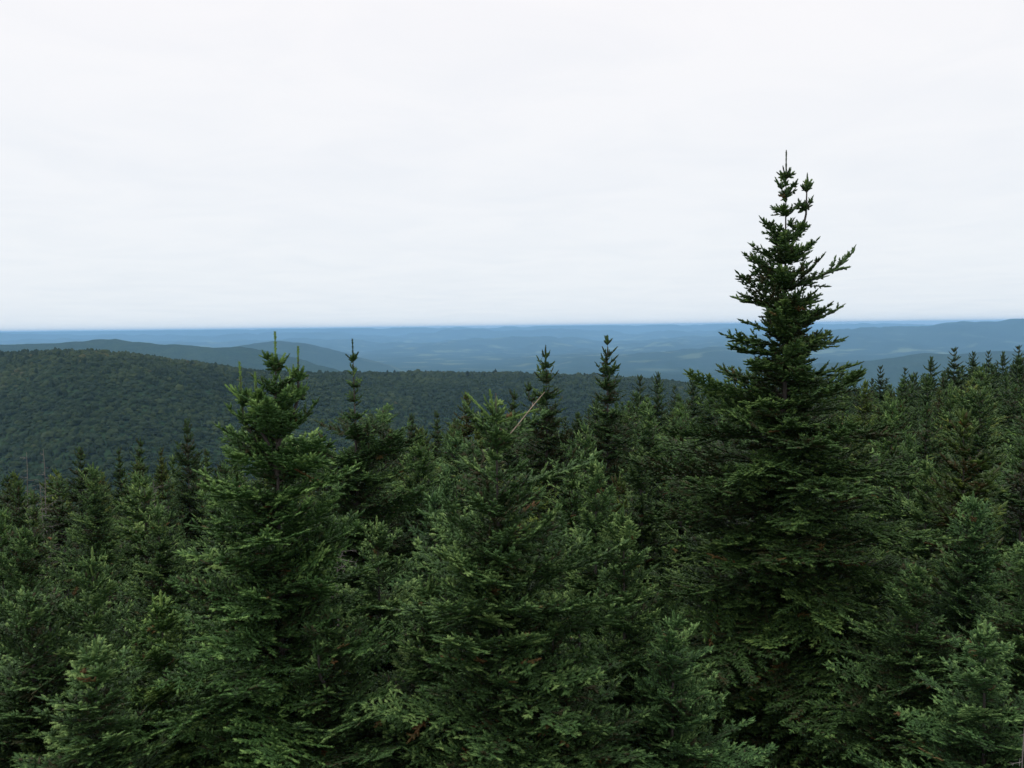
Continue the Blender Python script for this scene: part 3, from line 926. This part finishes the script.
# tops that stand out farther back
TOPS = [
    (187, 418, 36, 1, DARK, .8, 'tallest of the dark firs left of the pale-leader fir'),
    (140, 437, 40, 3, DARK, .9, 'dark pointed fir top second left of the pale-leader fir'),
    (80, 446, 38, 1, DARK, 1.0, 'dark fir with a blunt double tip at far left'),
    (119, 446, 44, 3, DARK, .8, 'small dark fir tip between two larger dark firs at left'),
    (161, 447, 42, 3, WARM, .8, 'thin rusty fir tip beside the tallest dark fir at left'),
    (385, 412, 40, 1, DARK, .9, 'dark fir top just right of the thin spire'),
    (412, 413, 42, 1, DARK, 1.0, 'rounded dark fir top between the thin spire and the middle fir'),
    (436, 410, 45, 3, DARK, 1.0, 'dark fir tip left behind the middle fir'),
    (466, 391, 36, 1, WARM, 1.0, 'brownish dark fir behind the middle fir, at its left shoulder'),
    (514, 389, 34, 3, DARK, 1.0, 'dark fir tip touching the dead twig'),
    (585, 425, 22, 2, MIDC, .9, 'olive green fir under the two narrow spires'),
    (640, 376, 68, 1, DARK, 1.1, 'first pointed top on the ridge right of the dense spire'),
    (658, 373, 68, 0, DARK, .8, 'second pointed top on the ridge right of the dense spire'),
    (675, 386, 74, 1, DARK, .9, 'short tip in the gap of the ridge left of the twin-topped fir'),
    (692, 376, 70, 0, DARK, .9, 'pointed ridge top nearest the twin-topped fir on its left'),
    (712, 386, 70, 2, DARK, .9, 'blunt ridge top tucked against the twin-topped fir on its left'),
    (648, 398, 48, 2, PALE, 1.1, 'light green rounded fir below the ridge left of the twin-topped fir'),
    (881, 366, 85, 1, DARK, 1.0, 'first pointed ridge top right of the twin-topped fir'),
    (905, 368, 88, 1, DARK, .9, 'second pointed ridge top right of the twin-topped fir'),
    (931, 357, 92, 0, DARK, 1.0, 'fir on the right ridge standing against the blue hill'),
    (955, 348, 88, 1, DARK, 1.15, 'tallest dark fir on the right ridge'),
    (974, 352, 95, 0, DARK, .9, 'dark ridge fir right next to the tallest one there'),
    (989, 351, 98, 1, DARK, .9, 'dark ridge fir third from the right edge'),
    (1003, 352, 98, 0, DARK, .9, 'dark ridge fir second from the right edge'),
    (1019, 346, 95, 1, DARK, 1.1, 'dark ridge fir at the right edge of the picture'),
]
for px, py, Y, kit, colr, wd, lab in TOPS:
    b, H = spot(px, py, Y)
    NEAR_FIRS.append((b[0], b[1], 1.2))
    ks = MID if Y < 50 else LOW
    plant(ks[kit % len(ks)], b, H, rng.uniform(0, 6.28), lab, color=colr, wide=wd)

# --- bare dead trees
def make_snag(seed, H, n=46, reach=.9):
    rs = np.random.RandomState(seed)
    hs = np.linspace(0, H, 14)
    off = np.cumsum(rs.normal(0, .02, (14, 2)), 0)
    pts = np.stack([off[:, 0], off[:, 1], hs], -1)
    tv, tf = tube(pts, np.linspace(.005 * H + .006, .006, 14), 7)
    tw = []
    for i in range(n):
        h = H * rs.uniform(.3, .98)
        o = np.array([np.interp(h, hs, pts[:, 0]), np.interp(h, hs, pts[:, 1]), h])
        L = reach * rs.uniform(.3, 1) * (1.1 - .8 * h / H)
        az = rs.uniform(0, 6.28); e = rs.uniform(-.3, .5)
        d = np.array([math.cos(az) * math.cos(e), math.sin(az) * math.cos(e), math.sin(e)])
        u = np.linspace(0, 1, 5)[:, None]
        p = o + d * L * u + np.array([0, 0, -.12 * L]) * u * (1 - u) + rs.normal(0, .012, (5, 3)) * u
        tw.append((p, np.linspace(.007, .003, 5)))
        for j in range(6):
            q = p[rs.randint(1, 5)]
            dd = unit(d + rs.normal(0, .7, 3))
            tw.append((np.array([q, q + dd * L * rs.uniform(.15, .4)]), np.array([.0035, .002])))
    bv, bf = tubes(tw, 4)
    return dict(H=H, trunk=mesh_from('trunk', tv, [tf], [M_DEAD], smooth=True), twigs=mesh_from('crown', bv, [bf], [M_DEAD]))


SNAG = [make_snag(1, 7.0), make_snag(2, 7.0, 70, 1.2)]
for px, py, Y, kk, lab in [
    (20, 452, 34, 0, 'leftmost thin grey dead trunk standing against the wooded hill'),
    (45, 448, 34, 0, 'thin grey dead trunk second from the left edge'),
    (158, 480, 26, 1, 'tangled grey dead fir below the dark tops at left'),
    (42, 484, 26, 1, 'brittle grey dead fir low at the far left'),
    (736, 379, 66, 1, 'bare dead top on the ridge just left of the twin-topped fir'),
    (906, 392, 52, 0, 'grey dead fir right of the twin-topped fir, under the ridge'),
    (985, 395, 48, 1, 'grey dead fir among green ones at the right'),
    (330, 520, 15, 1, 'brown bare dead fir between the pale-leader fir and the thin spire'),
    (1014, 722, 8.0, 0, 'grey dead stem in the bottom right corner'),
]:
    b, H = spot(px, py, Y)
    r = empty('dead_fir', b, rng.uniform(0, 6.28))
    s = H / SNAG[kk]['H']; r.scale = (s, s, s)
    tag(r, lab, 'dead tree')
    link_mesh('trunk', SNAG[kk]['trunk'], r)
    link_mesh('crown', SNAG[kk]['twigs'], r)

# --- the rest of the stand
ENV = ([-200, 0, 100, 200, 350, 400, 470, 540, 650, 700, 760, 860, 900, 960, 1024, 1200],
       [470, 462, 462, 448, 440, 424, 412, 410, 392, 392, 390, 380, 376, 366, 358, 355])


def zone(px, Y):
    """A findable place in the picture: words for the label and the group."""
    if Y > 52:
        if px > 840: return 'small fir packed on the far ridge right of the twin-topped fir', 'firs on the right ridge'
        return 'small fir packed on the far ridge left of the twin-topped fir', 'firs on the middle ridge'
    if px < 230: return 'fir in the crowded stand left of the pale-leader fir', 'firs left of the pale-leader fir'
    if px < 500: return 'fir in the crowded stand between the pale-leader fir and the middle fir', 'firs around the thin spire'
    if px < 760: return 'fir in the crowded stand behind the middle fir, under the two dark spires', 'firs under the two spires'
    return 'fir in the crowded stand right of the twin-topped fir, below the ridge', 'firs below the right ridge'


cands = []
placed = list(NEAR_FIRS)
grid = {}


def clash(x, y, r):
    for (ax, ay, ar) in placed:
        if (ax - x) ** 2 + (ay - y) ** 2 < ((ar + r) * .5 + .5) ** 2: return True
    return False


tries = 0
while tries < 26000:
    tries += 1
    Y = 14 + (160 - 14) * rng.random() ** 0.75
    t = rng.uniform(-.72, .72)
    x = t * Y
    lim = float(np.interp(t, [-.7, -.58, -.2, 0, .3, .58, .8], [58, 58, 72, 92, 140, 178, 180]))
    if Y > lim: continue
    r = 1.75 if Y < 50 else 1.9 + .012 * (Y - 50)
    g = (int(x // 6), int(Y // 6))
    near = [q for i in (-1, 0, 1) for j in (-1, 0, 1) for q in grid.get((g[0] + i, g[1] + j), [])]
    if any((q[0] - x) ** 2 + (q[1] - Y) ** 2 < r * r * 1.9 for q in near): continue
    if any((q[0] - x) ** 2 + (q[1] - Y) ** 2 < (q[2] + .4) ** 2 for q in NEAR_FIRS): continue
    px = 512 + FPX * t
    env = float(np.interp(px, *ENV)) + (38 if Y < 22 else 14 if Y < 34 else 0)
    gz = ground_at(x, Y)
    H = rng.uniform(5.6, 8.8) + (0.6 if rng.random() < .15 else 0)
    px, top = project(x, Y, gz + H)
    cut = env + (rng.random() ** 2 * 26 if Y < 50 else rng.random() * 30)
    if top < cut:
        p = at(px, cut, Y)
        H = p[2] - gz
    if H < 3.2: continue
    grid.setdefault(g, []).append((x, Y))
    cands.append((Y, x, gz, H, px))

cands.sort()
print('stand candidates', len(cands))
N_SINGLE = 225
singles, crowd = cands[:N_SINGLE], cands[N_SINGLE:]
HUES = [('olive', (1.15, .95, .62, 1)), ('grey-green', (1.0, .88, .85, 1)), ('dark green', DARK), ('dark green', (.80, .84, .74, 1)), ('mid green', MIDC), ('mid green', (1.08, 1.05, .92, 1)), ('bluish green', BLUE), ('light green', PALE), ('rust-tinged', WARM)]
WGT = [2, 2, 5, 4, 5, 4, 3, 2, 2.2]
made = []
for Y, x, gz, H, px in singles:
    hue, colr = rng.choices(HUES, WGT)[0]
    _, grp = zone(px, Y)
    ks = MID if Y < 52 else LOW
    j = rng.uniform(.85, 1.15) * (1.0 if Y < 52 else .78)
    wd = rng.uniform(.85, 1.25)
    r = plant(rng.choice(ks), (x, Y, gz - .05), H, rng.uniform(0, 6.28), '', grp,
              (colr[0] * j, colr[1] * j, colr[2] * j, 1), wd)
    qx, qy = project(x, Y, gz + H)
    size = 'slim' if wd < .95 else ('broad' if wd > 1.12 else '')
    made.append([r, qx, qy, (size + ' ' + hue).strip(), Y])
# name each by its look and by the nearest tree that can be singled out
MARKS = [('the twin-topped fir', 789, 300), ('the pale-leader fir', 275, 390), ('the middle fir', 497, 430), ('the thin spire', 353, 370),
         ('the dense spire', 606, 370), ('the spire behind the twig', 545, 380), ('the left picture edge', 0, 500), ('the right picture edge', 1024, 450),
         ('the tallest dark fir at left', 187, 440), ('the blunt double tip at far left', 80, 460), ('the bluish fir at right', 975, 500),
         ('the tallest fir on the right ridge', 955, 365), ('the light rounded fir', 648, 410), ('the grey dead fir at right', 985, 400), ('the rusty fir tip', 161, 460),
         ('the brownish fir at centre', 466, 410), ('the olive fir', 585, 430), ('the dead fir beside the twin tops', 906, 400)]
byl = {}
for rec in made:
    r, qx, qy, look, Y = rec
    nm, mx, my = min(MARKS, key=lambda m: (m[1] - qx) ** 2 + 1.5 * (m[2] - qy) ** 2)
    side = 'behind' if abs(qx - mx) < 14 else ('left of' if qx < mx else 'right of')
    if nm == 'the left picture edge' or nm == 'the right picture edge': side = 'near'
    byl.setdefault((look, side, nm), []).append(rec)
ORD = ['leftmost', 'second', 'third', 'fourth', 'fifth', 'sixth', 'seventh', 'eighth', 'ninth', 'tenth', 'eleventh', 'twelfth']
for (look, side, nm), recs in byl.items():
    recs.sort(key=lambda q: q[1])
    for i, rec in enumerate(recs):
        if len(recs) == 1: rec[0]['label'] = '%s fir %s %s' % (look, side, nm)
        elif i == 0: rec[0]['label'] = 'leftmost %s fir %s %s' % (look, side, nm)
        elif i == len(recs) - 1: rec[0]['label'] = 'rightmost %s fir %s %s' % (look, side, nm)
        else: rec[0]['label'] = '%s %s fir from left, %s %s' % (ORD[min(i, 11)], look, side, nm)

# trees beyond those read as one mass
def build_crowd():
    if not crowd: return
    kits = [make_fir(501 + i, 8.0, cone(w), 'far', leader=.35, tone=tn, base=.08) for i, (w, tn) in enumerate([(.95, .2), (.8, .12), (1.1, .3)])]
    dat = []
    for kt in kits:
        me = kt['crown']
        v = np.empty(len(me.vertices) * 3, np.float32); me.vertices.foreach_get('co', v)
        tn = np.empty(len(me.vertices), np.float32); me.attributes['tint'].data.foreach_get('value', tn)
        lp = np.empty(len(me.loops), np.int32); me.loops.foreach_get('vertex_index', lp)
        sz = np.empty(len(me.polygons), np.int32); me.polygons.foreach_get('loop_total', sz)
        n3 = int((sz == 3).sum())                       # triangles come first, then quads
        dat.append((v.reshape(-1, 3), tn, lp[:n3 * 3].reshape(-1, 3), lp[n3 * 3:].reshape(-1, 4)))
    rs = np.random.RandomState(9)
    Vs, Ts, F3, F4, off = [], [], [], [], 0
    for Y, x, gz, H, px in crowd:
        v, tn, f3, f4 = dat[rs.randint(3)]
        a = rs.uniform(0, 6.28); c, s = math.cos(a), math.sin(a)
        k = H / 8.0; w = k * rs.uniform(.8, 1.1)
        Vs.append(np.stack([(v[:, 0] * c - v[:, 1] * s) * w + x, (v[:, 0] * s + v[:, 1] * c) * w + Y, v[:, 2] * k + gz], -1))
        F3.append(f3 + off); F4.append(f4 + off); off += len(v)
        Ts.append(np.clip(tn + rs.normal(0, .1), 0, 1))
    V = np.concatenate(Vs)
    me = mesh_from('distant_firs', V, [np.concatenate(F3), np.concatenate(F4)], [M_NEEDLE, M_TWIG], tint=np.concatenate(Ts), smooth=True)
    o = link_mesh('distant_firs', me, color=(.66, .68, .6, 1))
    tag(o, 'dark mass of small firs filling the far ridge behind the nearer ones', 'forest', kind='stuff')
    print('crowd', len(crowd), 'faces', len(me.polygons))


build_crowd()

# ------------------------------------------------------------------ haze
def build_haze():
    m = bpy.data.materials.new('blue_haze')
    m.use_nodes = True
    nt = m.node_tree
    nt.nodes.clear()
    out = nt.nodes.new('ShaderNodeOutputMaterial')
    v = nt.nodes.new('ShaderNodeVolumePrincipled')
    v.inputs['Color'].default_value = (0.32, 0.61, 0.95, 1)
    v.inputs['Density'].default_value = 1 / 19500.0
    v.inputs['Anisotropy'].default_value = 0.0
    nt.links.new(v.outputs[0], out.inputs['Volume'])
    g = bpy.data.objects['ground'].data
    z = np.empty(len(g.vertices) * 3, np.float32); g.vertices.foreach_get('co', z)
    zz = z.reshape(-1, 3)[:, 2]
    z0 = float(zz.min()) - 1.0
    z1 = max(38.0, float(zz.max()) + 1.0)
    open('/tmp/haze.txt', 'w').write('%s %s' % (z0, z1))
    s = 46000.0
    V = np.array([(x, y, h) for h in (z0, z1) for x, y in ((-s, -s), (s, -s), (s, s), (-s, s))])
    F = np.array([(0, 3, 2, 1), (4, 5, 6, 7), (0, 1, 5, 4), (1, 2, 6, 5), (2, 3, 7, 6), (3, 0, 4, 7)])
    o = link_mesh('haze', mesh_from('haze', V, [F], [m]))
    tag(o, 'thin blue summer haze over the valley', 'haze', kind='stuff')


build_haze()
